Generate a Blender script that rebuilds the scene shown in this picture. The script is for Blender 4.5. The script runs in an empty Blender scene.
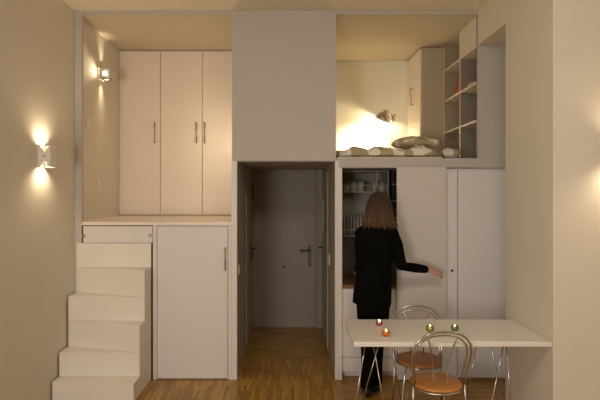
import bpy, bmesh, math, random
from mathutils import Vector, Matrix, Quaternion, noise
random.seed(7)
S = bpy.context.scene
COL = S.collection
PI = math.pi
D = 4.404            # distance of the built-in unit's front from the camera
CZ = 1.72            # eye height
F = 480.0

def W(px, py, Y):
    "pixel of the photograph at depth Y -> point"
    return Vector(((px-291)*Y/F, Y, CZ-(py-192)*Y/F))

# ------------------------------------------------------------------ materials
def mat(name, col, rough=0.5, metal=0.0, bump=0.0, bscale=40, var=0.0, vscale=3, spec=0.5, emit=None, estr=0, trans=0, ior=1.45, coat=0):
    m = bpy.data.materials.new(name); m.use_nodes = True
    nt = m.node_tree; b = nt.nodes['Principled BSDF']
    b.inputs['Base Color'].default_value = (*col, 1)
    b.inputs['Roughness'].default_value = rough
    b.inputs['Metallic'].default_value = metal
    b.inputs['Specular IOR Level'].default_value = spec
    b.inputs['IOR'].default_value = ior
    b.inputs['Transmission Weight'].default_value = trans
    b.inputs['Coat Weight'].default_value = coat
    tc = nt.nodes.new('ShaderNodeTexCoord')
    if var > 0:
        n = nt.nodes.new('ShaderNodeTexNoise'); n.inputs['Scale'].default_value = vscale; n.inputs['Detail'].default_value = 4
        nt.links.new(tc.outputs['Object'], n.inputs['Vector'])
        mr = nt.nodes.new('ShaderNodeMapRange'); mr.inputs['To Min'].default_value = 1-var; mr.inputs['To Max'].default_value = 1+var
        nt.links.new(n.outputs['Fac'], mr.inputs['Value'])
        mx = nt.nodes.new('ShaderNodeVectorMath'); mx.operation = 'SCALE'; mx.inputs[0].default_value = col
        nt.links.new(mr.outputs['Result'], mx.inputs['Scale'])
        nt.links.new(mx.outputs['Vector'], b.inputs['Base Color'])
    if bump > 0:
        n2 = nt.nodes.new('ShaderNodeTexNoise'); n2.inputs['Scale'].default_value = bscale; n2.inputs['Detail'].default_value = 5
        nt.links.new(tc.outputs['Object'], n2.inputs['Vector'])
        bp = nt.nodes.new('ShaderNodeBump'); bp.inputs['Strength'].default_value = bump; bp.inputs['Distance'].default_value = 0.01
        nt.links.new(n2.outputs['Fac'], bp.inputs['Height']); nt.links.new(bp.outputs['Normal'], b.inputs['Normal'])
    if emit:
        b.inputs['Emission Color'].default_value = (*emit, 1); b.inputs['Emission Strength'].default_value = estr
    return m

def wood_strips(name, rot, c1, c2, mortar, bw=0.26, rh=0.026, rough=0.33):
    m = bpy.data.materials.new(name); m.use_nodes = True
    nt = m.node_tree; b = nt.nodes['Principled BSDF']; N = nt.nodes.new; L = nt.links.new
    tc = N('ShaderNodeTexCoord'); mp = N('ShaderNodeMapping'); mp.inputs['Rotation'].default_value = (0, 0, rot)
    L(tc.outputs['Object'], mp.inputs['Vector'])
    br = N('ShaderNodeTexBrick'); br.offset = 0.37; br.inputs['Color1'].default_value = (*c1, 1); br.inputs['Color2'].default_value = (*c2, 1)
    br.inputs['Mortar'].default_value = (*mortar, 1); br.inputs['Scale'].default_value = 1
    br.inputs['Brick Width'].default_value = bw; br.inputs['Row Height'].default_value = rh
    br.inputs['Mortar Size'].default_value = 0.0006; br.inputs['Bias'].default_value = -0.1
    L(mp.outputs['Vector'], br.inputs['Vector'])
    mp2 = N('ShaderNodeMapping'); mp2.inputs['Scale'].default_value = (3, 60, 3); L(mp.outputs['Vector'], mp2.inputs['Vector'])
    nz = N('ShaderNodeTexNoise'); nz.inputs['Scale'].default_value = 1.6; nz.inputs['Detail'].default_value = 5; L(mp2.outputs['Vector'], nz.inputs['Vector'])
    mr = N('ShaderNodeMapRange'); mr.inputs['To Min'].default_value = 0.5; mr.inputs['To Max'].default_value = 1.5; L(nz.outputs['Fac'], mr.inputs['Value'])
    vm = N('ShaderNodeVectorMath'); vm.operation = 'SCALE'; L(br.outputs['Color'], vm.inputs[0]); L(mr.outputs['Result'], vm.inputs['Scale'])
    L(vm.outputs['Vector'], b.inputs['Base Color']); b.inputs['Roughness'].default_value = rough
    bp = N('ShaderNodeBump'); bp.inputs['Strength'].default_value = 0.08; bp.inputs['Distance'].default_value = 0.004
    L(nz.outputs['Fac'], bp.inputs['Height']); L(bp.outputs['Normal'], b.inputs['Normal'])
    return m

def wood_grain(name, c1, c2, scale=(2, 30, 30), rough=0.35):
    m = bpy.data.materials.new(name); m.use_nodes = True
    nt = m.node_tree; b = nt.nodes['Principled BSDF']; N = nt.nodes.new; L = nt.links.new
    tc = N('ShaderNodeTexCoord'); mp = N('ShaderNodeMapping'); mp.inputs['Scale'].default_value = scale; L(tc.outputs['Object'], mp.inputs['Vector'])
    nz = N('ShaderNodeTexNoise'); nz.inputs['Scale'].default_value = 2; nz.inputs['Detail'].default_value = 6; L(mp.outputs['Vector'], nz.inputs['Vector'])
    cr = N('ShaderNodeValToRGB'); cr.color_ramp.elements[0].color = (*c1, 1); cr.color_ramp.elements[1].color = (*c2, 1)
    cr.color_ramp.elements[0].position = .3; cr.color_ramp.elements[1].position = .7
    L(nz.outputs['Fac'], cr.inputs['Fac']); L(cr.outputs['Color'], b.inputs['Base Color']); b.inputs['Roughness'].default_value = rough
    return m

def blotch_fabric(name, light, dark):
    m = bpy.data.materials.new(name); m.use_nodes = True
    nt = m.node_tree; b = nt.nodes['Principled BSDF']; N = nt.nodes.new; L = nt.links.new
    tc = N('ShaderNodeTexCoord'); nz = N('ShaderNodeTexNoise'); nz.inputs['Scale'].default_value = 5; L(tc.outputs['Object'], nz.inputs['Vector'])
    mx = N('ShaderNodeMix'); mx.data_type = 'VECTOR'; mx.inputs['Factor'].default_value = .12
    L(tc.outputs['Object'], mx.inputs[4]); L(nz.outputs['Color'], mx.inputs[5])
    vo = N('ShaderNodeTexVoronoi'); vo.inputs['Scale'].default_value = 10.5; L(mx.outputs[1], vo.inputs['Vector'])
    cr = N('ShaderNodeValToRGB'); cr.color_ramp.elements[0].color = (*light, 1); cr.color_ramp.elements[1].color = (*dark, 1)
    cr.color_ramp.elements[0].position = .52; cr.color_ramp.elements[1].position = .57
    L(vo.outputs['Distance'], cr.inputs['Fac']); L(cr.outputs['Color'], b.inputs['Base Color']); b.inputs['Roughness'].default_value = .9
    return m

M = {}
M['wall'] = mat('cream_paint', (.69, .63, .53), .85, bump=.05, bscale=60, var=.03, vscale=2)
M['wall_lit'] = mat('lit_wall_paint', (.90, .86, .74), .85, var=.02)  # loft back wall, colour lightened to stand in for lamp light on it
M['ceil'] = mat('ceiling_paint', (.76, .69, .55), .9, var=.02, vscale=2)
M['unit'] = mat('white_lacquer', (.74, .695, .655), .45, var=.015, vscale=2)
M['cupb'] = mat('cupboard_lacquer', (.73, .705, .70), .45)
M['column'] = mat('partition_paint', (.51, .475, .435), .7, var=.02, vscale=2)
M['ward'] = mat('wardrobe_lacquer', (.86, .75, .64), .4, var=.015, vscale=2)
M['stair'] = mat('stair_paint', (.80, .735, .66), .5, var=.02, vscale=3)
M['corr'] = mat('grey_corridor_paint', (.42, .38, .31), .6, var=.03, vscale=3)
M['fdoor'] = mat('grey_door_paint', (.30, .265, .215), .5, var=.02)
M['floorY'] = wood_strips('oak_strips_deep', PI/2, (.52, .285, .055), (.27, .14, .026), (.06, .03, .01))
M['floorX'] = wood_strips('oak_strips_cross', 0, (.52, .285, .055), (.27, .14, .026), (.06, .03, .01))
M['metal'] = mat('brushed_steel', (.46, .44, .41), .32, 1)
M['chrome'] = mat('chrome', (.50, .485, .46), .25, 1)
M['dark_metal'] = mat('dark_metal', (.10, .09, .08), .4, .8)
M['black'] = mat('black_gap', (.02, .018, .015), .7)
M['plastic'] = mat('white_plastic', (.8, .74, .64), .35)
M['sconce'] = mat('sconce_white', (.72, .66, .58), .45)
M['bulb'] = mat('lit_bulb', (1, .9, .7), .5, emit=(1, .78, .46), estr=25)
M['table'] = mat('table_white', (.80, .765, .69), .35)
M['seatwood'] = wood_grain('orange_seat_wood', (.40, .15, .028), (.56, .235, .05), (3, 40, 10))
M['counter'] = wood_grain('counter_wood', (.20, .085, .025), (.32, .15, .05), (2, 30, 30))
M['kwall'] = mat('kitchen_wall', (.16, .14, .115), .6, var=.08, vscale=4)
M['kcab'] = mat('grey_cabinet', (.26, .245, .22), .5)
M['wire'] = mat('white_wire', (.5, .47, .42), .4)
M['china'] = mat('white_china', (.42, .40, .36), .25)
M['glass'] = mat('clear_glass', (.85, .88, .86), .05, trans=1)
M['skin'] = mat('skin', (.62, .36, .25), .5, var=.05, vscale=10)
M['coat'] = mat('black_wool', (.0045, .0045, .004), .95, bump=.3, bscale=200, spec=.05)
M['trouser'] = mat('black_cloth', (.0045, .0045, .004), .95, bump=.2, bscale=150, spec=.05)
M['shoe'] = mat('black_leather', (.012, .011, .01), .4)
M['hair'] = wood_grain('auburn_hair', (.018, .009, .004), (.105, .046, .019), (60, 60, 2), .75)
_h = M['hair'].node_tree; _b = _h.nodes['Principled BSDF']; _src = _b.inputs['Base Color'].links[0].from_socket
_tc = _h.nodes.new('ShaderNodeTexCoord'); _sp = _h.nodes.new('ShaderNodeSeparateXYZ'); _h.links.new(_tc.outputs['Generated'], _sp.inputs[0])
_mr = _h.nodes.new('ShaderNodeMapRange'); _mr.inputs['From Min'].default_value = .85; _mr.inputs['From Max'].default_value = .1; _mr.inputs['To Min'].default_value = .55; _mr.inputs['To Max'].default_value = 1.5
_h.links.new(_sp.outputs['Z'], _mr.inputs['Value'])
_vm = _h.nodes.new('ShaderNodeVectorMath'); _vm.operation = 'SCALE'; _h.links.new(_src, _vm.inputs[0]); _h.links.new(_mr.outputs['Result'], _vm.inputs['Scale'])
_h.links.new(_vm.outputs['Vector'], _b.inputs['Base Color'])   # lighter dyed ends
M['eye'] = mat('eye_white', (.8, .8, .78), .2)
M['lip'] = mat('lip', (.5, .2, .17), .5)
M['duvet'] = blotch_fabric('blotched_cotton', (.80, .74, .62), (.42, .35, .20))
M['shelfgrey'] = mat('shelf_grey', (.25, .21, .165), .6)
M['mattress'] = mat('mattress_cloth', (.7, .64, .54), .9)
M['red'] = mat('red_clay', (.50, .13, .05), .5)
M['darkitem'] = mat('dark_grey_cloth', (.09, .085, .08), .7)
M['paper'] = mat('pale_paper', (.75, .70, .62), .8)
M['bottle'] = mat('dark_green_glass', (.02, .035, .02), .15)
M['wax'] = mat('wax', (.9, .82, .6), .5, emit=(1, .72, .35), estr=.8)
M['flame'] = mat('flame', (1, .8, .4), .5, emit=(1, .72, .32), estr=30)
def votive(name, c): return mat(name, c, .12, trans=.55, spec=.6, emit=c, estr=.0)
M['v_pink'] = votive('pink_glass', (.40, .09, .14)); M['v_orange'] = votive('orange_glass', (.62, .22, .02))
M['v_lime'] = votive('lime_glass', (.28, .29, .05)); M['v_green'] = votive('green_glass', (.13, .19, .09))

# ------------------------------------------------------------------ mesh helpers
def NB(): return bmesh.new()
def bx(bm, x0, x1, y0, y1, z0, z1, bev=0, seg=2):
    g = bmesh.ops.create_cube(bm, size=1)
    vs = g['verts']
    for v in vs:
        v.co = Vector((x0+(v.co.x+.5)*(x1-x0), y0+(v.co.y+.5)*(y1-y0), z0+(v.co.z+.5)*(z1-z0)))
    if bev > 0:
        es = list({e for v in vs for e in v.link_edges})
        bmesh.ops.bevel(bm, geom=es, offset=bev, segments=seg, affect='EDGES', profile=.6)
    return bm
def prism(bm, pts, axis, a0, a1):
    "closed polygon pts (2d) extruded along axis from a0 to a1"
    def mk(p, a):
        if axis == 'x': return (a, p[0], p[1])
        if axis == 'y': return (p[0], a, p[1])
        return (p[0], p[1], a)
    A = [bm.verts.new(mk(p, a0)) for p in pts]; B = [bm.verts.new(mk(p, a1)) for p in pts]
    n = len(pts)
    fs = [bm.faces.new(A), bm.faces.new(B[::-1])]
    for i in range(n): fs.append(bm.faces.new((A[i], B[i], B[(i+1) % n], A[(i+1) % n])))
    bmesh.ops.recalc_face_normals(bm, faces=fs)
    return bm
def tube(bm, pts, r, n=10, up=None, closed=False, caps=True):
    """sweep; r: float or list of floats or (ra, rb) pairs; first radius is along the side vector, second along up"""
    pts = [Vector(p) for p in pts]; k = len(pts)
    rs = r if isinstance(r, (list,)) else [r]*k
    rings = []; nrm = Vector(up) if up else None
    for i, p in enumerate(pts):
        if closed: t = pts[(i+1) % k]-pts[i-1]
        else: t = pts[min(i+1, k-1)]-pts[max(i-1, 0)]
        t.normalize()
        if nrm is None:
            nrm = Vector((0, 0, 1)) if abs(t.z) < .9 else Vector((0, 1, 0))
        u = nrm - t*nrm.dot(t)
        if u.length < 1e-5: u = t.orthogonal()
        u.normalize(); s = t.cross(u).normalized()
        if not up: nrm = u
        rr = rs[i]; ra, rb = (rr if isinstance(rr, tuple) else (rr, rr))
        rings.append([bm.verts.new(p + s*(ra*math.cos(2*PI*j/n)) + u*(rb*math.sin(2*PI*j/n))) for j in range(n)])
    fs = []
    for i in range(k if closed else k-1):
        A = rings[i]; B = rings[(i+1) % k]
        for j in range(n): fs.append(bm.faces.new((A[j], A[(j+1) % n], B[(j+1) % n], B[j])))
    if caps and not closed:
        fs.append(bm.faces.new(rings[0][::-1])); fs.append(bm.faces.new(rings[-1]))
    bmesh.ops.recalc_face_normals(bm, faces=fs)
    for f in fs:
        if len(f.verts) == 4: f.smooth = True
    return bm
def lathe(bm, prof, c=(0, 0, 0), n=32, rot=None):
    "prof: list of (radius, z), revolved about z; closed if it returns to the axis"
    c = Vector(c); rings = []
    for r, z in prof:
        if r < 1e-6: rings.append([bm.verts.new((rot @ Vector((0, 0, z)) if rot else Vector((0, 0, z)))+c)])
        else:
            ring = []
            for j in range(n):
                p = Vector((r*math.cos(2*PI*j/n), r*math.sin(2*PI*j/n), z))
                ring.append(bm.verts.new((rot @ p if rot else p)+c))
            rings.append(ring)
    fs = []
    for A, B in zip(rings, rings[1:]):
        for j in range(n):
            a, a2 = A[j % len(A)], A[(j+1) % len(A)]; b, b2 = B[j % len(B)], B[(j+1) % len(B)]
            q = []
            for v in (a, a2, b2, b):
                if v not in q: q.append(v)
            if len(q) >= 3: fs.append(bm.faces.new(q))
    bmesh.ops.recalc_face_normals(bm, faces=fs)
    for f in fs: f.smooth = True
    return bm
def ball(bm, c, r, seg=16, sc=(1, 1, 1)):
    g = bmesh.ops.create_uvsphere(bm, u_segments=seg, v_segments=max(8, seg//2), radius=1)
    for v in g['verts']: v.co = Vector((c[0]+v.co.x*r*sc[0], c[1]+v.co.y*r*sc[1], c[2]+v.co.z*r*sc[2]))
    for v in g['verts']:
        for f in v.link_faces: f.smooth = True
    return bm

OFF = {}
def thing(name, label, cat, loc, group=None, rotz=0):
    o = bpy.data.objects.new(name, None); o.empty_display_size = .1
    COL.objects.link(o); o.location = loc; o.rotation_euler = (0, 0, rotz)
    o['label'] = label; o['category'] = cat
    if group: o['group'] = group
    OFF[o.name] = Vector(loc)
    return o
def part(name, bm, m, parent, label=None, local=False):
    "a mesh under its thing (world coordinates unless local)"
    off = Vector((0, 0, 0)) if local else OFF[parent.name]
    me = bpy.data.meshes.new(name)
    bmesh.ops.translate(bm, verts=bm.verts, vec=-off)
    # origin at the part's own centre
    c = Vector((0, 0, 0))
    if len(bm.verts):
        mn = Vector([min(v.co[i] for v in bm.verts) for i in range(3)]); mx = Vector([max(v.co[i] for v in bm.verts) for i in range(3)])
        c = (mn+mx)/2
    bmesh.ops.translate(bm, verts=bm.verts, vec=-c)
    bm.to_mesh(me); bm.free(); me.materials.append(m)
    o = bpy.data.objects.new(name, me); COL.objects.link(o); o.parent = parent; o.location = c
    OFF[o.name] = off + c
    if label: o['label'] = label
    return o
def subpart_local(name, bm, m, par, off):
    "local thing coordinates; off = centre of the part it hangs on"
    bmesh.ops.translate(bm, verts=bm.verts, vec=-off)
    me = bpy.data.meshes.new(name); bm.to_mesh(me); bm.free(); me.materials.append(m)
    o = bpy.data.objects.new(name, me); COL.objects.link(o); o.parent = par
    return o
def solo(name, bm, m, label, cat, group=None):
    mn = Vector([min(v.co[i] for v in bm.verts) for i in range(3)]); mx = Vector([max(v.co[i] for v in bm.verts) for i in range(3)])
    c = Vector(((mn.x+mx.x)/2, (mn.y+mx.y)/2, mn.z))
    bmesh.ops.translate(bm, verts=bm.verts, vec=-c)
    me = bpy.data.meshes.new(name); bm.to_mesh(me); bm.free()
    for q in (m if isinstance(m, list) else [m]): me.materials.append(q)
    o = bpy.data.objects.new(name, me); COL.objects.link(o); o.location = c
    o['label'] = label; o['category'] = cat
    if group: o['group'] = group
    OFF[o.name] = c
    return o
def struct(name, bm, m, parent=None):
    if parent: return part(name, bm, m, parent)
    me = bpy.data.meshes.new(name); bm.to_mesh(me); bm.free()
    for q in (m if isinstance(m, list) else [m]): me.materials.append(q)
    o = bpy.data.objects.new(name, me); COL.objects.link(o); o['kind'] = 'structure'
    OFF[o.name] = Vector((0, 0, 0))
    return o
def dup(root, loc, rotz, label=None):
    r = root.copy(); COL.objects.link(r); r.location = loc; r.rotation_euler = (0, 0, rotz)
    if label: r['label'] = label
    for ch in list(root.children):
        c = ch.copy(); COL.objects.link(c); c.parent = r
        for g in list(ch.children):
            d = g.copy(); COL.objects.link(d); d.parent = c
    return r
def B(*a, **k): return bx(NB(), *a, **k)
def handle_bar(p0, p1, out, r=.005):
    "bar handle from p0 to p1 standing off the face by vector out"
    bm = NB(); p0, p1, out = Vector(p0), Vector(p1), Vector(out); d = (p1-p0).normalized()
    tube(bm, [p0+out, p1+out], r, 10)
    for q in (p0+d*.015, p1-d*.015): tube(bm, [q, q+out], r*.8, 8)
    return bm

# ------------------------------------------------------------------ the setting
XL = -1.98; X1 = 1.716; XR = 2.9; YP = 3.144; YJ = 3.84; XN = 2.02; ZC = 3.38; ZL = 3.353
bm = NB()
def quad(x0, x1, y0, y1, mi):
    n0 = len(bm.faces); bx(bm, x0, x1, y0, y1, -.1, 0)
    bm.faces.ensure_lookup_table()
    for f in bm.faces[n0:]: f.material_index = mi
quad(XL-.1, .44, -1.6, 4.95, 0); quad(XL-.1, .44, 4.95, 6.3, 1); quad(.44, XR+.1, -1.6, 6.3, 1)
struct('floor', bm, [M['floorY'], M['floorX']])
struct('ceiling', B(XL-.1, XR+.1, -1.6, D, ZC, ZC+.1), M['ceil'])
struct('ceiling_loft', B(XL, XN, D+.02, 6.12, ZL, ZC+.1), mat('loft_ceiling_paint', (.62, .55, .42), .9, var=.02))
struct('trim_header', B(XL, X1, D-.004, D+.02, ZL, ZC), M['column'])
struct('wall_left', B(XL-.12, XL, -1.6, 6.24, 0, ZC), M['wall'])
struct('wall_back', B(XL, XN+.1, 6.12, 6.24, 0, ZC), M['wall'])
struct('wall_back_loft', B(.413, XN, 5.99, 6.119, 2.03, ZL), M['wall_lit'])
struct('wall_rear', B(XL, XR, -1.6, -1.5, 0, ZC), M['wall'])
struct('wall_right', B(XR, XR+.1, -1.6, YP, 0, ZC), M['wall'])
bm = NB()
bx(bm, X1, XR+.1, YP, YJ, 0, ZC); bx(bm, XN, XN+.1, YJ, 6.12, 0, ZC); bx(bm, X1, XN, YJ, D-.003, 3.067, ZC)
struct('wall_pier', bm, M['wall'])
struct('wall_niche', B(X1, XN, D, D+.018, 2.03, 3.36), M['column'])
# centre column above the passage and the passage walls
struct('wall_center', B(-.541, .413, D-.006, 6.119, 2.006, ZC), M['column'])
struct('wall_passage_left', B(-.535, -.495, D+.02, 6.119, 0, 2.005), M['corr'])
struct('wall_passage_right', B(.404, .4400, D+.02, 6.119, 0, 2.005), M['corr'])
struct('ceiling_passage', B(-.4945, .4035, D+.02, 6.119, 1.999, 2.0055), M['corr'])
struct('trim_1', B(-.545, -.495, D-.006, D+.02, 0, 2.005), M['unit'])
bm = NB(); bx(bm, .404, .468, D-.006, D+.02, 0, 1.94); bx(bm, .404, .44, D-.006, D+.02, 1.94, 2.005)
struct('trim_2', bm, M['unit'])
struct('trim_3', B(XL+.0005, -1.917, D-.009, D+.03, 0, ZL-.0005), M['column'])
# loft floors
struct('floor_loft_left', B(XL, -.5415, D-.006, 6.119, 1.415, 1.446, bev=.002), M['ward'])
bm = NB(); bx(bm, .4405, XN, D-.006, 6.119, 1.941, 2.03); bx(bm, .4135, .4405, D-.006, 5.985, 2.0058, 2.03)
struct('floor_loft_right', bm, M['column'])
struct('wall_loft_back_left', B(XL, -.5415, 6.105, 6.119, 1.447, ZL), M['wall'])

# entrance door at the end of the passage
t = bpy.data.objects.new('door_1', None); COL.objects.link(t); t.location = (-.08, 6.08, 0); t['kind'] = 'structure'; OFF[t.name] = Vector(t.location)
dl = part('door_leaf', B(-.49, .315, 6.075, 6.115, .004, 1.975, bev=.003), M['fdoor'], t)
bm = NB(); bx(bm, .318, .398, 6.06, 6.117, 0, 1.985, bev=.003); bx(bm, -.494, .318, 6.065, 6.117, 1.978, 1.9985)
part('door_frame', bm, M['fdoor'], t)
bm = NB(); hp = W(309.5, 250, 6.07)
bx(bm, hp.x-.02, hp.x+.02, 6.068, 6.075, hp.z-.21, hp.z+.06, bev=.003)
tube(bm, [(hp.x, 6.07, hp.z), (hp.x, 6.02, hp.z), (hp.x-.025, 6.012, hp.z), (hp.x-.12, 6.012, hp.z)], .009, 10)
part('door_handle', bm, M['dark_metal'], dl)
p = W(283.5, 267, 6.07); bm = NB(); lathe(bm, [(0, 0), (.016, 0), (.016, .008), (.01, .012), (0, .012)], (p.x, 6.075, p.z), 20, Matrix.Rotation(PI/2, 3, 'X'))
part('peephole', bm, M['dark_metal'], dl)
for pz in (1.72, .95):
    part('hinge', tube(NB(), [(-.488, 6.068, pz-.07), (-.488, 6.068, pz+.07)], .011, 10), M['dark_metal'], t)
# side door in the right wall of the passage
t = bpy.data.objects.new('door_2', None); COL.objects.link(t); t.location = (.4, 5.6, 0); t['kind'] = 'structure'; OFF[t.name] = Vector(t.location)
part('door_leaf', B(.392, .4035, 5.2, 5.95, .01, 1.93, bev=.002), M['corr'], t)
bm = NB(); bx(bm, .384, .392, 5.86, 5.90, .86, 1.12, bev=.002); tube(bm, [(.388, 5.88, 1.04), (.345, 5.88, 1.04), (.338, 5.86, 1.04), (.338, 5.76, 1.04)], .009, 10)
part('door_handle', bm, M['dark_metal'], t)
bm = NB(); bx(bm, .386, .392, 5.84, 5.90, 1.24, 1.62, bev=.002); part('push_plate', bm, M['metal'], t)
# bathroom door on the left of the passage
t = bpy.data.objects.new('door_3', None); COL.objects.link(t); t.location = (-.49, 5.5, 0); t['kind'] = 'structure'; OFF[t.name] = Vector(t.location)
part('door_leaf', B(-.4945, -.483, 5.25, 5.98, .01, 1.93, bev=.002), M['corr'], t)
bm = NB(); bx(bm, -.483, -.476, 5.70, 5.74, .86, 1.12, bev=.002); tube(bm, [(-.479, 5.72, 1.04), (-.435, 5.72, 1.04), (-.43, 5.74, 1.04), (-.43, 5.83, 1.04)], .009, 10)
part('door_handle', bm, M['dark_metal'], t)

# ------------------------------------------------------------------ switches and outlets
def switch(name, label, c, normal, w=.08, h=.08, cat='switch'):
    c = Vector(c); n = Vector(normal); t = thing(name, label, cat, c)
    def b(w, h, d0, d1, dz=0, bev=.002):
        if abs(n.x) > .5:
            xs = sorted((c.x+n.x*d0, c.x+n.x*d1)); return B(xs[0], xs[1], c.y-w/2, c.y+w/2, c.z-h/2+dz, c.z+h/2+dz, bev=bev)
        ys = sorted((c.y+n.y*d0, c.y+n.y*d1)); return B(c.x-w/2, c.x+w/2, ys[0], ys[1], c.z-h/2+dz, c.z+h/2+dz, bev=bev)
    part('cover_plate', b(w, h, 0.0005, .009), M['plastic'], t)
    if cat == 'outlet':
        for s in (-.01, .01):
            cc = c + n*.01; q = cc+Vector((0, s, 0)) if abs(n.x) > .5 else cc+Vector((s, 0, 0))
            part('socket_hole', tube(NB(), [q-n*.002, q+n*.0005], .003, 8), M['black'], t)
    else: part('rocker', b(w*.6, h*.6, .009, .013), M['plastic'], t)
switch('light_switch', 'small cream light switch on loft side wall beside left wardrobe, upper one', (XL, 4.66, 2.40), (1, 0, 0))
switch('power_outlet', 'small white wall outlet low on the left loft wall near wardrobe foot', (XL, 4.92, 1.80), (1, 0, 0), cat='outlet')
switch('light_switch', 'white switch on the right passage wall near the door handle', (.404, 5.0, 1.02), (-1, 0, 0), .07, .12)
switch('light_switch', 'white switch at front edge of the passage, left side', (-.495, 4.52, .99), (1, 0, 0), .045, .09)

# ------------------------------------------------------------------ left loft wardrobe
YW = 5.52
t = thing('wardrobe', 'tall built-in wardrobe with three pale doors in the left loft', 'wardrobe', (-1.25, YW+.3, 1.446))
bm = NB(); bx(bm, XL+.004, -.55, YW+.02, 6.10, 1.448, 3.35); bx(bm, XL+.004, -1.962, YW, YW+.02, 1.448, 3.35)
part('carcass', bm, M['ward'], t)
for (a, b_, hx) in ((119.6, 160.0, 155.3), (160.9, 202.0, 197.0), (202.7, 242, 205.2)):
    xa = (a-291)*YW/F; xb = (b_-291)*YW/F; h = W(hx, 133, YW)
    d = part('door', B(xa, xb, YW-.002, YW+.018, 1.462, 3.335, bev=.003), M['ward'], t)
    part('handle', handle_bar((h.x, YW-.002, h.z-.12), (h.x, YW-.002, h.z+.12), (0, -.03, 0), .0065), M['metal'], d)

# ------------------------------------------------------------------ left under-loft cabinet, flap and stairs
t = thing('storage_cabinet', 'white floor cabinet with one tall door below the left loft, right of stairs', 'cabinet', (-.9, D+.3, 0))
bm = NB(); bx(bm, -1.266, -1.231, D-.004, 5.2, 0.001, 1.414); bx(bm, -.576, -.546, D-.004, 5.2, 0.001, 1.414); bx(bm, -1.231, -.576, D+.02, 5.2, 0.001, 1.414)
part('carcass', bm, M['unit'], t)
d = part('door', B(-1.226, -.581, D-.006, D+.016, .012, 1.404, bev=.003), M['unit'], t)
h0 = W(225.5, 247, D); h1 = W(225.5, 270, D)
part('handle', handle_bar((h0.x, D-.006, h1.z), (h0.x, D-.006, h0.z), (0, -.03, 0), .006), M['metal'], d)

t = thing('flap_panel', 'narrow white hinged flap under the loft edge above the stairs', 'panel', (-1.6, D, 1.255))
fp = part('panel', B(-1.906, -1.272, D-.002, D+.016, 1.254, 1.407, bev=.002), M['unit'], t)
for hx in (83.5, 150.5):
    p = W(hx, 235.5, D); bm = NB(); bx(bm, p.x-.022, p.x+.022, D-.0075, D-.002, p.z-.01, p.z+.01, bev=.002)
    tube(bm, [(p.x, D-.0085, p.z-.014), (p.x, D-.0085, p.z+.014)], .005, 8)
    part('hinge', bm, M['metal'], t)
part('backing', B(-1.914, -1.27, D+.017, D+.03, .005, 1.413), M['black'], t)
p = None
RL = [(1.03, 1.252, D-.014, D-.014), (.80, 1.03, D-.014, D/1.05), (.59, .80, D/1.042, D/1.05),
      (.36, .59, D/1.042, D/1.086), (.16, .36, D/1.084, D/1.086), (.001, .16, D/1.117, D/1.13)]
t = thing('staircase', 'steep white paddle staircase with alternating wedge treads up to the left loft', 'stairs', (-1.6, D-.2, 0))
XSL, XSR = -1.962, -1.279
for z0, z1, yl, yr in RL:
    bm = NB(); prism(bm, [(XSL, yl), (XSR, yr), (XSR, D-.0075), (XSL, D-.0075)], 'z', z0+.0005, z1)
    bmesh.ops.bevel(bm, geom=list(bm.edges), offset=.003, segments=2, affect='EDGES')
    part('step', bm, M['stair'], t)

# ------------------------------------------------------------------ right unit: kitchen niche
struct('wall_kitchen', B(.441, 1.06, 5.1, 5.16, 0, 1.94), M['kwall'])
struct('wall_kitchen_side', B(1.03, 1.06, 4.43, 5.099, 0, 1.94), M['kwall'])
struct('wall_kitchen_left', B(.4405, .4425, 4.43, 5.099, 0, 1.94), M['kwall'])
t = thing('kitchen_cabinet', 'white base cabinet with a low drawer behind the standing woman', 'cabinet', (.74, 4.7, 0))
part('carcass', B(.446, 1.026, 4.446, 5.095, .06, .827), M['unit'], t)
part('plinth', B(.446, 1.026, 4.49, 5.0, .001, .058), M['unit'], t)
part('door', B(.449, 1.023, 4.424, 4.443, .20, .824, bev=.003), M['unit'], t)
part('drawer_front', B(.449, 1.023, 4.424, 4.443, .062, .194, bev=.003), M['unit'], t)
solo('countertop', B(.4455, 1.027, 4.432, 5.097, .829, .862, bev=.004), M['counter'], 'brown wooden kitchen worktop in the dark niche behind the woman', 'countertop')
# dish cabinet on the niche wall
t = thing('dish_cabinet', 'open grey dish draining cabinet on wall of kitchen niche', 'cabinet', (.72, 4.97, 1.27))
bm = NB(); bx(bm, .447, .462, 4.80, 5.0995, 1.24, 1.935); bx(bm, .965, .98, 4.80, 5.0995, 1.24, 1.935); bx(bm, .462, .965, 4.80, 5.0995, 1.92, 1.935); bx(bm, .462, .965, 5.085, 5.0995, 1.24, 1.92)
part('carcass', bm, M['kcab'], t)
part('divider_post', B(.855, .865, 4.795, 4.805, 1.79, 1.92), M['wire'], t)
def wire_rack(z, n):
    bm = NB(); y0, y1, x0, x1 = 4.805, 5.07, .466, .961
    for y in (y0, y1): tube(bm, [(x0, y, z), (x1, y, z)], .004, 8)
    for y in (y0,): tube(bm, [(x0, y, z+.07), (x1, y, z+.07)], .003, 8)
    for i in range(n):
        x = x0+(x1-x0)*(i+.5)/n
        tube(bm, [(x, y0, z+.07), (x, y0, z), (x, y1, z)], .002, 6)
    return bm
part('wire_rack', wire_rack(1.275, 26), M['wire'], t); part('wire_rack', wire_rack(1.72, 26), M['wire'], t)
proto = None
nplates = 9
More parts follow.
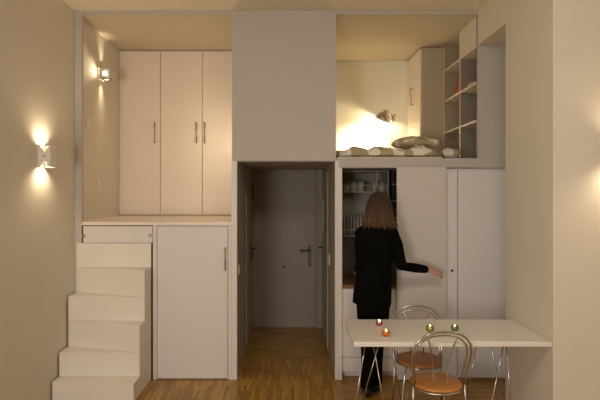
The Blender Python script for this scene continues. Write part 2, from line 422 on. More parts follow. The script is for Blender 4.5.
for i in range(nplates):
    x = .50+.033*i
    if proto is None:
        bm = NB(); lathe(bm, [(0, 0), (.07, 0), (.105, .012), (.108, .016), (.07, .006), (0, .005)], (0, 0, 0), 28, Matrix.Rotation(PI/2, 3, 'Y'))
        bmesh.ops.translate(bm, verts=bm.verts, vec=(x, 4.94, 1.389))
        proto = solo('plate', bm, M['china'], 'white plate standing upright in the lower rack of dish cabinet', 'plate', 'plates in the dish rack')
    else:
        o = proto.copy(); COL.objects.link(o); o.location = proto.location + Vector((.033*i, 0, 0))
proto = None
for i in range(7):
    if proto is None:
        bm = NB(); lathe(bm, [(0, 0), (.028, 0), (.034, .10), (.031, .10), (.026, .008), (0, .008)], (.50, 4.90, 1.7245), 20)
        proto = solo('drinking_glass', bm, M['china'], 'pale beaker on the upper rack of dish cabinet', 'glass', 'beakers on the upper rack')
    elif i != 4:
        o = proto.copy(); COL.objects.link(o); o.location = proto.location + Vector((.071*i if i < 5 else .071*i-.002, .0, 0))
# narrow bottle rack on the right side of the niche
t = thing('bottle_rack', 'narrow dark rack with pale shelf edges at right of kitchen niche', 'rack', (1.0, 4.7, 1.45))
bm = NB(); bx(bm, 1.018, 1.028, 4.50, 4.76, 1.45, 1.92); part('back_board', bm, M['black'], t)
for z in (1.47, 1.63, 1.79):
    part('shelf', B(.992, 1.018, 4.50, 4.76, z, z+.008), M['wire'], t)
proto = None
for z in (1.479, 1.639):
    for y in (4.55, 4.62, 4.69):
        if proto is None:
            bm = NB(); lathe(bm, [(0, 0), (.011, 0), (.011, .07), (.004, .09), (.004, .11), (0, .11)], (1.005, y, z), 14)
            proto = solo('bottle', bm, M['bottle'], 'small dark bottle on the narrow rack in kitchen niche', 'bottle', 'bottles on the narrow rack'); base = Vector((1.005, 4.55, 1.479))
        else:
            o = proto.copy(); COL.objects.link(o); o.location = proto.location + (Vector((1.005, y, z))-base)

# ------------------------------------------------------------------ right cupboard and sliding panel
t = thing('cupboard', 'built-in white cupboard with two flat doors right of kitchen niche', 'cupboard', (1.5, 4.8, 0))
bm = NB(); bx(bm, 1.064, 2.015, D+.02, 5.6, .03, 1.938); bx(bm, 1.064, 2.015, D+.04, 5.6, 0.001, .03)
part('carcass', bm, M['unit'], t)
d = part('door', B(1.066, 1.523, D-.012, D+.01, .03, 1.918, bev=.003), M['cupb'], t)
p = W(452, 270.5, D-.012); bm = NB(); lathe(bm, [(0, 0), (.012, 0), (.012, .004), (.006, .005), (0, .005)], (p.x, D-.012, p.z), 18, Matrix.Rotation(PI/2, 3, 'X'))
part('lock', bm, M['dark_metal'], d)
part('door', B(1.529, 2.014, D-.012, D+.01, .03, 1.918, bev=.003), M['cupb'], t)
t = thing('sliding_door', 'white sliding door panel the woman is pulling with her hand', 'door', (1.19, D-.04, 0))
part('panel', B(.962, 1.415, D-.046, D-.022, .012, 1.948, bev=.004), mat('sliding_panel_lacquer', (.62, .585, .55), .5), t)
bm = NB(); bx(bm, .475, 1.70, D-.018, D-.008, 1.945, 1.962); part('top_rail', bm, M['column'], t)

# ------------------------------------------------------------------ right loft: shelves, cupboard, bed, lamp
t = thing('bookcase', 'white open bookcase of two columns along right side of bed loft', 'bookcase', (1.86, 4.9, 2.031))
ys = [(4.424, 4.442), (4.862, 4.880), (5.372, 5.390)]
for y0, y1 in ys: part('upright', B(X1, 2.0, y0, y1, 2.0315, 3.35), M['shelfgrey'] if y0 < 5 else mat('shelf_end_lamplit', (.38, .31, .21), .6), t)  # far upright coloured lighter and warmer to carry the desk lamp's light
for y0, y1 in ys[1:]: part('front_edge', B(X1-.003, X1-.0002, y0, y1, 2.0315, 3.35), M['ward'], t)
for z in (2.38, 2.73, 3.07):
    part('shelf', B(X1-.003, 1.999, 4.443, 4.861, z-.009, z+.009), M['ward'], t)
    part('shelf', B(X1-.003, 1.999, 4.881, 5.371, z-.009, z+.009), M['ward'], t)
part('back_panel', B(2.001, 2.018, 4.424, 5.39, 2.0315, 3.35), M['shelfgrey'], t)
part('door', B(X1-.004, X1+.014, 4.443, 4.861, 3.082, 3.348), M['wall'], t)
t = thing('loft_cupboard', 'tall shallow cupboard in far right corner of bed loft beside bookcase', 'cupboard', (1.7, 5.7, 2.031))
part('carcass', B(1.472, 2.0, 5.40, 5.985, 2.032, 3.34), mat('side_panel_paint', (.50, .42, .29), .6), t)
d = part('door', B(1.452, 1.470, 5.402, 5.983, 2.045, 3.335, bev=.002), M['ward'], t)
h0 = W(412.5, 88, 5.72); h1 = W(412.5, 106, 5.72)
part('handle', handle_bar((1.452, 5.70, h1.z), (1.452, 5.70, h0.z), (-.03, 0, 0), .007), M['metal'], d)
# items on the shelves
def vz(name, prof, c, m, label, cat, n=20): return solo(name, lathe(NB(), prof, c, n), m, label, cat)
bm = NB(); lathe(bm, [(0, 0), (.045, 0), (.055, .05), (.03, .12), (.015, .19), (.02, .21), (0, .21)], (1.80, 5.14, 2.7395), 18)
tube(bm, [(1.80, 5.12, 2.85), (1.77, 5.08, 2.90), (1.79, 5.06, 2.83)], .012, 8)
solo('figurine', bm, M['red'], 'orange-red clay figurine in the middle bookcase compartment', 'figurine')
bm = NB(); lathe(bm, [(0, 0), (.05, 0), (.055, .03), (.04, .09), (.045, .10), (0, .10)], (1.80, 4.945, 2.7395), 18)
solo('jug', bm, M['red'], 'low reddish jug beside the taller clay figurine on bookcase', 'jug')
bm = NB(); bx(bm, 1.74, 1.92, 4.58, 4.80, 2.7395, 2.765, bev=.004); solo('book', bm, M['darkitem'], 'dark flat book lying on bookcase shelf under the paler one', 'book')
bm = NB(); bx(bm, 1.755, 1.90, 4.62, 4.78, 2.766, 2.785, bev=.003); solo('book', bm, M['paper'], 'pale small book on top of the dark book', 'book')

# bed
def lumpy(x0, x1, y0, y1, z0, z1, nx, ny, amp, rnd, seed, sc=6):
    bm = NB(); g = bmesh.ops.create_cube(bm, size=2)
    bmesh.ops.subdivide_edges(bm, edges=bm.edges, cuts=nx, use_grid_fill=True)
    for v in bm.verts:
        p = v.co.copy(); q = Vector((p.x, p.y, p.z))
        e = 8
        for i in range(3): pass
        l = (abs(q.x)**e+abs(q.y)**e+abs(q.z)**e)**(1/e); q = q/l if l > 0 else q
        w = Vector(((x0+x1)/2+q.x*(x1-x0)/2, (y0+y1)/2+q.y*(y1-y0)/2, (z0+z1)/2+q.z*(z1-z0)/2))
        n = noise.noise(w*sc+Vector((seed, 0, 0)))+.5*noise.noise(w*sc*2.3+Vector((seed, 5, 0)))
        d = Vector((q.x*.5, q.y*.5, 1 if q.z > 0 else .0))
        w += d*(n*amp) if p.z > -.98 else Vector((0, 0, 0))
        v.co = w
    for f in bm.faces: f.smooth = True
    mnz = min(v.co.z for v in bm.verts)
    for v in bm.verts: v.co.z = max(v.co.z, z0)
    return bm
t = thing('bed', 'low bed with thin mattress filling the right loft floor', 'bed', (.95, 5.2, 2.031))
part('mattress', B(.43, 1.40, 4.44, 5.86, 2.032, 2.046, bev=.005, seg=2), M['mattress'], t)
part('headboard', B(.43, 1.44, 5.90, 5.975, 2.032, 2.22, bev=.004), M['ward'], t)
solo('duvet', lumpy(.425, 1.40, 4.425, 5.85, 2.048, 2.128, 40, 8, .034, .2, 3.1, 7), M['duvet'], 'white and olive blotched duvet spread over the loft bed', 'duvet')
def pillow(name, c, rx, ry, rz, rot, label):
    bm = NB(); g = bmesh.ops.create_uvsphere(bm, u_segments=36, v_segments=20, radius=1)
    R = Matrix.Rotation(rot, 3, 'Z')
    for v in bm.verts:
        p = v.co
        k = 1/ max(1e-6, (abs(p.x)**4+abs(p.y)**4)**.25) * math.hypot(p.x, p.y) if (abs(p.x)+abs(p.y)) > 1e-4 else 1
        q = Vector((p.x*k*rx, p.y*k*ry, p.z*rz)); q = R @ q + Vector(c)
        n = noise.noise(q*11+Vector((c[0]*7, 0, 0))); q.z += n*.032*(1 if p.z > -.2 else 0); v.co = q
    for f in bm.faces: f.smooth = True
    return solo(name, bm, M['duvet'], label, 'pillow')
pillow('pillow', (1.21, 4.66, 2.19), .22, .17, .06, .15, 'blotched pillow heaped at the right end of duvet')
pillow('pillow', (1.53, 4.62, 2.086), .085, .13, .052, -.2, 'small blotched cushion at far right edge of the loft bed')

# desk lamp
t = thing('desk_lamp', 'small silver desk lamp shining against the bed loft wall', 'lamp', (1.17, 5.93, 2.221))
bp = W(390, 147, 5.93); jp = W(393, 117, 5.86); sp = W(383, 118, 5.80); tp = W(383, 109.5, 5.80)
part('base', lathe(NB(), [(0, 0), (.035, 0), (.035, .012), (.012, .02), (0, .02)], (bp.x, 5.935, 2.2215), 24), M['chrome'], t)
part('stem', tube(NB(), [(bp.x, 5.935, 2.235), (bp.x+.01, 5.92, 2.42), jp], .006, 10), M['chrome'], t)
bm = NB(); ball(bm, jp, .02, 14); tube(bm, [jp, (jp.x-.05, 5.83, jp.z+.05), tp], .007, 10); ball(bm, (jp.x, jp.y, jp.z-.025), .022, 12, (1, .8, 1.4)); ball(bm, (jp.x+.02, jp.y, jp.z+.02), .018, 12)
part('arm', bm, M['chrome'], t)
ax = Vector((-.34, .26, -.90)).normalized()         # way the shade points
rot = Vector((0, 0, -1)).rotation_difference(ax).to_matrix()
bm = NB()
lathe(bm, [(.0, .10), (.022, .10), (.028, .072), (.058, .053), (.088, .016), (.102, -.03), (.098, -.03), (.083, .012), (.054, .044), (.0, .058)], sp, 28, rot)
sh = part('shade', bm, M['chrome'], t)
bm = NB(); ball(bm, sp+ax*.0, .028, 14); part('bulb', bm, M['bulb'], t)

# ------------------------------------------------------------------ wall sconces
def sconce(name, label, c, kind):
    """hourglass up/down light on a wall; local +x = away from wall"""
    c = Vector(c); t = thing(name, label, 'wall lamp', c)
    P, w, h, th = .10, .10, .172, .004
    R = {'left': Matrix.Identity(3), 'front': Matrix.Rotation(-PI/2, 3, 'Z')}[kind]
    def add(nm, bm, m, par=t):
        for v in bm.verts: v.co = R @ v.co + c
        return part(nm, bm, m, par)
    n = h*.33
    def notched(a, b_):
        m_ = (a+b_)/2; k = .036; return [(a, -h/2), (m_-k, -h/2), (m_, -h/2+n), (m_+k, -h/2), (b_, -h/2), (b_, h/2), (m_+k, h/2), (m_, h/2-n), (m_-k, h/2), (a, h/2)]
    add('back_plate', bx(NB(), .0005, .006, -w/2, w/2, -h/2, h/2), M['sconce'])
    bm = NB(); prism(bm, notched(.006, P), 'y', -w/2, -w/2+th); bx(bm, .006, P, w/2-th, w/2, -h/2, h/2)
    bx(bm, P-th, P, -w/2+th, w/2-th, -h/2, h/2)
    add('shade', bm, M['sconce'])
    add('screw', lathe(NB(), [(0, 0), (.006, 0), (.006, .003), (0, .003)], (P/2+.003, -w/2, 0), 12, Matrix.Rotation(PI/2, 3, 'X')), M['dark_metal'])
    bm = NB(); bx(bm, .03, .07, -.03, .03, -.004, .004); add('divider', bm, M['sconce'])
    bm = NB(); ball(bm, (P/2, 0, .045), .010, 14); add('bulb', bm, M['bulb'])
    bm = NB(); ball(bm, (P/2, 0, -.045), .010, 14); add('bulb', bm, M['bulb'])
    return t
def add_point_light(loc, e, col=(1, .80, .52), r=.012):
    l = bpy.data.lights.new('point_light', 'POINT'); l.energy = e; l.color = col; l.shadow_soft_size = r
    o = bpy.data.objects.new('point_light', l); COL.objects.link(o); o.location = loc; return o
def lamp_spot(loc, d, e, angle, col=(1, .80, .52), r=.012, blend=.6):
    l = bpy.data.lights.new('lamp_spot', 'SPOT'); l.energy = e; l.color = col; l.shadow_soft_size = r; l.spot_size = math.radians(angle); l.spot_blend = blend
    o = bpy.data.objects.new('lamp_spot', l); COL.objects.link(o); o.location = loc
    o.rotation_euler = Vector(d).to_track_quat('-Z', 'Y').to_euler(); return o
LS = Vector((XL, 3.80, 2.0))
sconce('wall_sconce', 'white hourglass up-and-down sconce on left wall in front of stairs', LS, 'left')
for s in (1, -1): lamp_spot(LS+Vector((.055, 0, s*.062)), (-.08, 0, s), 9, 150, r=.02, blend=1)
RS = Vector((2.19, YP, 2.0))
sconce('wall_sconce', 'white hourglass sconce on the pier front beside the table', RS, 'front')
for s in (1, -1): lamp_spot(RS+Vector((0, -.055, s*.062)), (0, .08, s), 8 if s > 0 else 20, 160, r=.02, blend=1)
# cube sconce in the left loft
LC = W(103, 74.5, 5.0); LC.x = XL
t = thing('wall_sconce', 'white cube sconce with four light slots on the left loft wall', 'wall lamp', LC)
a = .055
part('back_plate', B(XL+.0005, XL+.006, LC.y-.05, LC.y+.05, LC.z-.05, LC.z+.05), M['sconce'], t)
bm = NB()
def frame_face(bm, axis, sgn, i=.020):
    "square face with a central square hole"
    o = a; th = .004
    for (u0, u1, v0, v1) in ((-o, o, i, o), (-o, o, -o, -i), (-o, -i, -i, i), (i, o, -i, i)):
        cx = LC.x+.062; 
        if axis == 'x': bx(bm, cx+o-th, cx+o, LC.y+u0, LC.y+u1, LC.z+v0, LC.z+v1)
        if axis == 'y': bx(bm, cx+u0, cx+u1, LC.y+sgn*o-(th if sgn > 0 else 0), LC.y+sgn*o+(th if sgn < 0 else 0), LC.z+v0, LC.z+v1)
        if axis == 'z': bx(bm, cx+u0, cx+u1, LC.y+v0, LC.y+v1, LC.z+sgn*o-(th if sgn > 0 else 0), LC.z+sgn*o+(th if sgn < 0 else 0))
bx(bm, LC.x+.062-a, LC.x+.062+a, LC.y+a-.004, LC.y+a, LC.z-a, LC.z+a); frame_face(bm, 'y', -1); frame_face(bm, 'z', 1, .011); frame_face(bm, 'z', -1, .014); bx(bm, LC.x+.062+a-.004, LC.x+.062+a, LC.y-a, LC.y+a, LC.z-a, LC.z+a)
part('shade', bm, M['sconce'], t)
part('bulb', ball(NB(), (LC.x+.05, LC.y, LC.z), .016, 14), M['bulb'], t)
add_point_light(LC+Vector((.070, 0, 0)), 13, r=.016)
add_point_light(Vector((-.72, 4.95, 2.3)), 6, r=.05)  # added fill light without a lamp body, evens out the wardrobe doors

# ------------------------------------------------------------------ table
ZT = .733; YT0, YT1 = 3.155, 3.72; XT0 = .412
t = thing('dining_table', 'white rectangular table fixed to the pier, on thin wire legs', 'table', ((XT0+X1)/2, 3.45, 0))
bm = NB(); r = .03; pts = []
for (cx, cy, a0) in ((XT0+r, YT0+r, PI), (XT0+r, YT1-r, PI/2)):
    arc = [(cx+r*math.cos(a0+s*PI/2/6), cy+r*math.sin(a0+s*PI/2/6)) for s in range(7)]
    pts.append(arc)
# order: front-left corner (pi..3pi/2), then right side, then back-left corner
outline = pts[0]+[(X1-.002, YT0), (X1-.002, YT1)]+pts[1]
prism(bm, outline, 'z', ZT-.031, ZT)
bmesh.ops.bevel(bm, geom=[e for e in bm.edges if abs(e.verts[0].co.z-e.verts[1].co.z) < 1e-6], offset=.003, segments=2, affect='EDGES')
part('tabletop', bm, M['table'], t)
def hair(Y, top, bot):
    bm = NB(); zt = ZT-.032
    a0 = Vector(((top[0]-291)*Y/F, Y, zt)); a1 = Vector(((top[1]-291)*Y/F, Y, zt))
    b0 = Vector(((bot[0]-291)*Y/F, Y, .006)); b1 = Vector(((bot[1]-291)*Y/F, Y, .006))
    tube(bm, [a0, b0], .0042, 10); tube(bm, [a1, b1], .0042, 10)
    bx(bm, min(a0.x, a1.x)-.02, max(a0.x, a1.x)+.02, Y-.03, Y+.03, zt-.004, zt)
    for q in (b0, b1): lathe(bm, [(0, 0), (.012, 0), (.012, .01), (0, .01)], (q.x, q.y, .0), 12)
    return bm
part('leg', hair(3.25, (365.5, 373), (349, 391)), M['chrome'], t)
part('leg', hair(3.62, (384, 389), (357, 404)), M['chrome'], t)
part('leg', hair(3.25, (504, 506), (483, 514)), M['chrome'], t)
part('leg', hair(3.62, (485.5, 480), (510, 462)), M['chrome'], t)

# candles
def candle(px, py, m, label, Rr=.029, hh=.046):
    Y = (CZ-ZT)*F/(py-192); c = Vector(((px-291)*Y/F, Y, ZT+.0005))
    t = thing('tealight_holder', label, 'candle', c, 'candles on the table')
    part('glass_cup', lathe(NB(), [(0, 0), (Rr*.72, 0), (Rr, hh*.35), (Rr*1.02, hh*.65), (Rr*.86, hh), (Rr*.76, hh), (Rr*.92, hh*.62), (Rr*.88, hh*.38), (Rr*.6, .004), (0, .004)], c, 28), m, t)
    w = part('candle', lathe(NB(), [(0, .006), (.019, .006), (.019, .020), (.016, .021), (0, .0205)], c, 20), M['wax'], t)
    part('flame', lathe(NB(), [(0, .022), (.004, .026), (.0055, .031), (.003, .040), (0, .047)], c, 12), M['flame'], t)
candle(379.3, 325.8, M['v_pink'], 'tealight in pink glass, nearest the standing woman', .025, .036)
candle(386, 336, M['v_orange'], 'tealight in glowing orange glass near the table front left', .028, .038)
candle(430, 331.5, M['v_lime'], 'tealight in yellow-green glass, middle of the table', .028, .042)
candle(454.8, 331, M['v_green'], 'tealight in dark green glass, rightmost on the table', .027, .040)

# ------------------------------------------------------------------ chairs
def smooth_path(pts, n=6):
    pts = [Vector(p) for p in pts]; out = []
    for i in range(len(pts)-1):
        p0 = pts[max(i-1, 0)]; p1 = pts[i]; p2 = pts[i+1]; p3 = pts[min(i+2, len(pts)-1)]
        for k in range(n):
            u = k/n
            out.append(.5*((2*p1)+(-p0+p2)*u+(2*p0-5*p1+4*p2-p3)*u*u+(-p0+3*p1-3*p2+p3)*u**3))
    out.append(pts[-1]); return out
def make_chair(label, loc, rotz):
    t = thing('bistro_chair', label, 'chair', loc, 'bistro chairs at the table', rotz)
    zs = .45; yb = -.055
    def ypos(z): return yb-.22*max(0, z-zs)
    def arch(hw, top, dy=0, low=.44, inset=0):
        pts = [(-(.176-inset), ypos(low)+dy, low), (-(.180-inset), ypos(.50)+dy, .50), (-(.190-inset), ypos(.57)+dy, .57)]
        zc = .655
        for i in range(0, 29):
            a = PI-i*PI/28; c, sn = math.cos(a), math.sin(a)
            e = .86                                     # a little squarer than a half circle
            x = hw*math.copysign(abs(c)**e, c); z = zc+(top-zc)*abs(sn)**e
            pts.append((x, ypos(z)+dy, z))
        pts += [((.190-inset), ypos(.57)+dy, .57), ((.180-inset), ypos(.50)+dy, .50), ((.176-inset), ypos(low)+dy, low)]
        return pts
    bm = NB(); lathe(bm, [(0, .438), (.155, .438), (.167, .442), (.169, .450), (.165, .457), (.155, .459), (0, .457)], (0, 0, 0), 40)
    part('seat', bm, M['seatwood'], t, local=True, label='round orange wood seat')
    bm = NB(); tube(bm, [(.163*math.cos(2*PI*i/40), .163*math.sin(2*PI*i/40), .430) for i in range(40)], .008, 10, closed=True)
    part('seat_ring', bm, M['chrome'], t, local=True)
    bm = NB(); tube(bm, arch(.200, .822), .0072, 10); tube(bm, arch(.178, .794, .014, inset=.020), .0055, 10)
    part('back_frame', bm, M['chrome'], t, local=True)
    for s in (-1, 1):
        pts = smooth_path([(s*.098, ypos(.775)+.012, .776), (s*.074, ypos(.70)+.012, .70), (s*.052, ypos(.58)+.008, .58), (s*.048, -.085, .455)])
        part('spoke', tube(NB(), pts, .0048, 8), M['chrome'], t, local=True)
    for s in (-1, 1):
        part('leg', tube(NB(), [(s*.176, yb, zs), (s*.180, yb-.015, .22), (s*.192, yb-.05, .004)], .0085, 10), M['chrome'], t, local=True)
        part('leg', tube(NB(), smooth_path([(s*.110, .115, .430), (s*.130, .145, .36), (s*.150, .17, .2), (s*.16, .185, .004)]), .0085, 10), M['chrome'], t, local=True)
    return t
ch = make_chair('chrome chair with round orange seat in front of table, back towards the viewer', (.968, 3.214, 0), math.radians(6))
dup(ch, (.974, 3.65, 0), math.radians(175), 'chrome chair with round orange seat behind the table, facing the viewer')

# ------------------------------------------------------------------ the person
def evald(name, bm, voxel, smooth=4, fac=.5):
    "voxel-union of the collected tubes -> one continuous surface"
    me = bpy.data.meshes.new('t'); bm.to_mesh(me); bm.free()
    o = bpy.data.objects.new('t', me); COL.objects.link(o)
    r = o.modifiers.new('r', 'REMESH'); r.mode = 'VOXEL'; r.voxel_size = voxel; r.use_smooth_shade = True
    s = o.modifiers.new('s', 'SMOOTH'); s.iterations = smooth; s.factor = fac
    dg = bpy.context.evaluated_depsgraph_get(); dg.update()
    out = NB(); out.from_mesh(bpy.data.meshes.new_from_object(o.evaluated_get(dg)))
    for f in out.faces: f.smooth = True
    bpy.data.objects.remove(o); bpy.data.meshes.remove(me)
    return out
PX, PY = .735, 4.08
person = thing('person', 'woman in black coat seen from behind, standing and pulling the sliding door', 'person', (.69, PY, 0))
V = Vector
def hand(bm, wrist, d, nrm, size=1.0, thumb_side=1, curl=.35):
    "palm and five fingers; d = pointing way, nrm = back-of-hand normal"
    d = V(d).normalized(); n = V(nrm); n = (n-d*n.dot(d)).normalized(); s = d.cross(n).normalized()*thumb_side
    w = V(wrist); k = size
    tube(bm, [w-d*.03*k, w, w+d*.03*k, w+d*.065*k, w+d*.088*k], [(.024*k, .018*k), (.024*k, .017*k), (.034*k, .015*k), (.039*k, .014*k), (.036*k, .011*k)], 14, up=n)
    for off, ln, c0 in ((.027, .070, .0), (.009, .078, .02), (-.009, .072, .05), (-.026, .056, .1)):
        p = w+d*.070*k+s*off*k; dirn = (d+s*off*1.5).normalized(); pts = [p, w+d*.092*k+s*off*1.05*k]; rr = [.009*k, .0092*k]
        ang = 0; q = pts[-1]
        for j, fr in enumerate((.45, .30, .25)):
            ang += (curl+c0)*(.8 if j == 0 else 1.0)
            q = q+(dirn*math.cos(ang)-n*math.sin(ang))*ln*fr*k; pts.append(q); rr.append((.0085, .0078, .0065)[j]*k)
        tube(bm, pts, rr, 10)
    p = w+d*.022*k+s*.020*k
    pts = [p, p+(d*.55+s*.75-n*.2).normalized()*.036*k]; pts.append(pts[-1]+(d*.85+s*.4-n*.3).normalized()*.030*k); pts.append(pts[-1]+(d*.95+s*.1-n*.35).normalized()*.024*k)
    tube(bm, pts, [.0125*k, .0115*k, .0098*k, .0075*k], 10)
# joints
NK = V((.742, PY+.01, 1.46)); HD = V((.752, PY+.03, 1.595))
SL, EL, WL_ = V((.592, PY, 1.395)), V((.602, PY+.02, 1.11)), V((.60, 4.27, 1.02))
SR, ER, WR = V((.866, PY, 1.395)), V((.935, PY-.03, 1.095)), V((1.195, 4.165, 1.045))
HL, KL, AL = V((.645, PY-.01, .88)), V((.655, PY-.01, .47)), V((.642, PY-.03, .085))
HR, KR, AR = V((.755, PY+.01, .88)), V((.738, PY+.05, .47)), V((.728, PY+.075, .085))
bm = NB()
# torso, neck
tube(bm, [(.70, PY, .84), (.70, PY, .95), (.712, PY, 1.08), (.722, PY, 1.22), (.728, PY, 1.34), (.735, PY, 1.41), NK, (.748, PY+.02, 1.52)],
     [(.14, .09), (.155, .10), (.12, .085), (.14, .10), (.155, .095), (.11, .07), (.052, .052), (.05, .05)], 20, up=(0, 1, 0))
# head
tube(bm, [HD+V((0, .012, -.125)), HD+V((0, .014, -.105)), HD+V((0, .008, -.06)), HD+V((0, 0, -.01)), HD+V((0, -.004, .04)), HD+V((0, -.006, .085)), HD+V((0, -.006, .105)), HD+V((0, -.006, .112))],
     [(.02, .04), (.042, .065), (.062, .085), (.072, .094), (.073, .096), (.056, .075), (.03, .04), (.006, .008)], 20, up=(0, 1, 0))
tube(bm, [HD+V((0, .088, .01)), HD+V((0, .100, -.02)), HD+V((0, .112, -.04)), HD+V((0, .095, -.048))], [.008, .011, .014, .008], 10)
for s in (-1, 1): tube(bm, [HD+V((s*.070, -.01, -.035)), HD+V((s*.080, -.015, -.01)), HD+V((s*.078, -.02, .018))], [(.006, .010), (.008, .018), (.006, .014)], 10, up=(0, 1, 0))
tube(bm, [V((.66, PY, 1.36)), SL-V((0, 0, .035)), SL.lerp(EL, .5), EL, EL.lerp(WL_, .4), WL_], [.035, .032, .034, .032, .031, .022], 14)
tube(bm, [V((.80, PY, 1.36)), SR-V((0, 0, .035)), SR.lerp(ER, .5), ER, ER.lerp(WR, .4), WR], [.035, .032, .034, .032, .031, .022], 14)
tube(bm, [HL+V((0, 0, .06)), HL.lerp(KL, .3), KL, KL.lerp(AL, .35), AL, AL-V((0, 0, .05))], [.085, .078, .05, .048, .032, .03], 16)
tube(bm, [HR+V((0, 0, .06)), HR.lerp(KR, .3), KR, KR.lerp(AR, .35), AR, AR-V((0, 0, .05))], [.085, .078, .05, .048, .032, .03], 16)
for A in (AL, AR): tube(bm, [A+V((0, -.03, -.05)), A+V((0, .04, -.05)), A+V((0, .12, -.058)), A+V((0, .165, -.062))], [(.028, .026), (.032, .024), (.036, .016), (.026, .012)], 12, up=(0, 0, 1))
hand(bm, WR, (.86, .36, -.30), (.20, -.62, .75), 1.12, thumb_side=-1, curl=.20)
hand(bm, WL_, (.05, .9, -.12), (-.1, .1, 1), .95, thumb_side=1, curl=.35)
part('body', evald('body', bm, .0055, 3), M['skin'], person)
for s in (-1, 1):
    e_ = part('eye', ball(NB(), HD+V((s*.031, .080, .006)), .0125, 14), M['eye'], person)
    part('iris', ball(NB(), HD+V((s*.031, .0875, .005)), .0062, 12), M['dark_metal'], e_)
    part('eyebrow', tube(NB(), [HD+V((s*.015, .094, .026)), HD+V((s*.032, .092, .031)), HD+V((s*.047, .080, .026))], [.002, .0035, .0018], 8), M['hair'], person)
    part('eyelid', lathe(NB(), [(.0135, 0), (.0132, .004), (.0105, .0095), (.004, .0133), (0, .0135)], HD+V((s*.031, .080, .0075)), 16), M['skin'], person)
part('lips', tube(NB(), [HD+V((-.022, .088, -.075)), HD+V((0, .097, -.074)), HD+V((.022, .088, -.075))], [.003, .007, .003], 8), M['lip'], person)
# coat
bm = NB()
tube(bm, [(.685, PY, .765), (.688, PY, .80), (.695, PY, .90), (.705, PY, 1.0), (.716, PY, 1.12), (.724, PY, 1.24), (.729, PY, 1.34), (.733, PY, 1.40), (.738, PY+.003, 1.445), (.742, PY+.01, 1.478)],
     [(.163, .128), (.164, .128), (.160, .125), (.150, .115), (.143, .108), (.152, .117), (.158, .112), (.138, .09), (.088, .072), (.064, .064)], 28, up=(0, 1, 0))
tube(bm, [V((.63, PY, 1.36)), SL+V((.012, 0, -.034)), SL.lerp(EL, .4), EL, EL.lerp(WL_, .5), WL_-V((.01, .03, 0))], [.055, .060, .056, .050, .046, .038], 16)
tube(bm, [V((.83, PY, 1.36)), SR+V((-.012, 0, -.034)), SR.lerp(ER, .4), ER, ER.lerp(WR, .5), ER.lerp(WR, .92)], [.055, .060, .055, .047, .041, .033], 16)
for q, sx in ((SL, 1), (SR, -1)):
    ball(bm, q+V((sx*.010, 0, -.030)), .061, 20)
    tube(bm, [V((.737, PY+.005, 1.435)), V((.737, PY, 1.42)).lerp(q, .5)+V((0, 0, -.008)), q+V((sx*.012, 0, -.034))], [.058, .062, .058], 16)
# slight flare and a turned-out corner at the left hem
tube(bm, [(.59, PY-.02, 1.0), (.565, PY-.03, .88), (.556, PY-.03, .79)], [(.03, .05), (.028, .06), (.022, .06)], 14, up=(0, 1, 0))
part('coat', evald('coat', bm, .008, 4), M['coat'], person)
# trousers
bm = NB()
tube(bm, [(.695, PY, .97), (.697, PY, .88), (.70, PY, .80)], [(.150, .11), (.158, .12), (.150, .115)], 24, up=(0, 1, 0))
tube(bm, [HL, V((.648, PY, .66)), KL, V((.654, PY-.02, .30)), V((.648, PY-.03, .075))], [.098, .086, .066, .060, .062], 18)
tube(bm, [HR, V((.752, PY+.02, .66)), KR, V((.733, PY+.06, .30)), V((.728, PY+.075, .075))], [.098, .086, .066, .060, .060], 18)
part('trousers', evald('trousers', bm, .008, 3), M['trouser'], person)
for A in (AL, AR):
    bm = NB()
    tube(bm, [A+V((0, -.055, -.052)), A+V((0, -.03, -.048)), A+V((0, .04, -.046)), A+V((0, .12, -.056)), A+V((0, .18, -.064))], [(.026, .030), (.036, .036), (.040, .036), (.043, .025), (.024, .018)], 16, up=(0, 0, 1))
    tube(bm, [A+V((0, -.01, -.05)), A+V((0, 0, .05))], .042, 14)
    e = evald('shoe', bm, .006, 2)
    for v in e.verts: v.co.z = max(v.co.z, .002)
    part('shoe', e, M['shoe'], person)
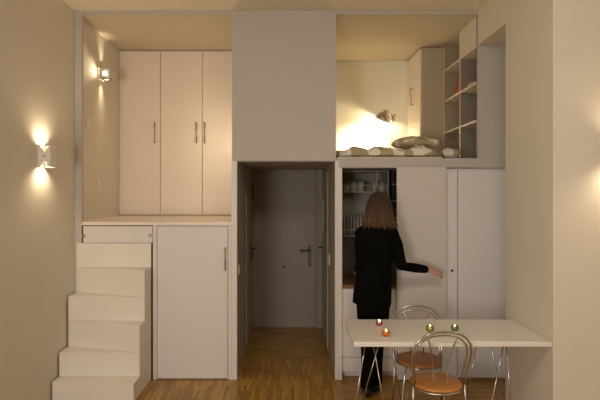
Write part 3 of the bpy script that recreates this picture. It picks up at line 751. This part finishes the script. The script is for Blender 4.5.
# hair: cap plus hanging locks
bm = NB()
tube(bm, [HD+V((0, -.040, -.175)), HD+V((0, -.038, -.13)), HD+V((0, -.030, -.06)), HD+V((0, -.022, .0)), HD+V((0, -.016, .05)), HD+V((0, -.012, .09)), HD+V((0, -.01, .116)), HD+V((0, -.01, .124))],
     [(.112, .045), (.108, .062), (.098, .076), (.090, .086), (.086, .092), (.066, .074), (.034, .04), (.008, .01)], 24, up=(0, 1, 0))
rs = random.Random(4)
for i in range(150):
    a = rs.uniform(PI*.98, 2*PI*1.01)                 # round the back from ear to ear
    top = HD+V((.02*math.cos(a), -.01+.02*math.sin(a), .118))
    ca, sa = math.cos(a), math.sin(a)
    j = rs.uniform(-.012, .012); L = rs.uniform(.128, .195)
    pts = [top, HD+V((.062*ca+j*.3, -.01+.072*sa, .088)), HD+V((.090*ca+j*.5, -.012+.094*sa, .03)), HD+V((.101*ca+j, -.018+.092*sa, -.04)),
           HD+V((.114*ca+j, -.03+.080*sa, -.11)), HD+V((.128*ca+j*2+rs.uniform(-.015, .015), -.04+.072*sa, -L))]
    q = smooth_path(pts, 5); m = len(q)
    tube(bm, q, [.011*(1-.1*k/m) if k < m*.7 else .011*max(.15, (1-(k/m-.7)/.32)) for k in range(m)], 6)
part('hair', bm, M['hair'], person)

# ------------------------------------------------------------------ lights of the room
def area(name, loc, target, size, e, col, sy=None):
    l = bpy.data.lights.new(name, 'AREA'); l.energy = e; l.color = col; l.shape = 'RECTANGLE'; l.size = size; l.size_y = sy or size
    o = bpy.data.objects.new(name, l); COL.objects.link(o); o.location = loc
    o.rotation_euler = (Vector(target)-Vector(loc)).to_track_quat('-Z', 'Y').to_euler(); return o
area('room_lamp', (-1.5, -1.2, 1.4), (.3, 4.4, .8), 1.0, 70, (1, .955, .89), 1.1)
area('ceiling_lamp', (.6, .9, 3.3), (.7, 2.2, 0), .8, 40, (1, .93, .82))
# desk lamp
lamp_spot(sp+ax*.03, (-.46, .44, -.60), 95, 96, col=(1, .84, .54), r=.02, blend=.8)
add_point_light(sp+ax*.036, 9, col=(1, .84, .54), r=.02)

w = bpy.data.worlds.new('World'); S.world = w; w.use_nodes = True
w.node_tree.nodes['Background'].inputs['Color'].default_value = (.02, .016, .012, 1)
w.node_tree.nodes['Background'].inputs['Strength'].default_value = .3

cam = bpy.data.cameras.new('Camera'); co = bpy.data.objects.new('Camera', cam); COL.objects.link(co)
co.location = (0, 0, CZ); co.rotation_euler = (PI/2, 0, 0)
cam.sensor_width = 36; cam.sensor_fit = 'HORIZONTAL'; cam.lens = 28.8; cam.shift_x = 9/600; cam.shift_y = -8/600
cam.clip_start = .05
S.camera = co
S.view_settings.view_transform = 'Standard'; S.view_settings.look = 'None'
S.view_settings.exposure = -0.1; S.view_settings.gamma = 1; S.view_settings.use_curve_mapping = False
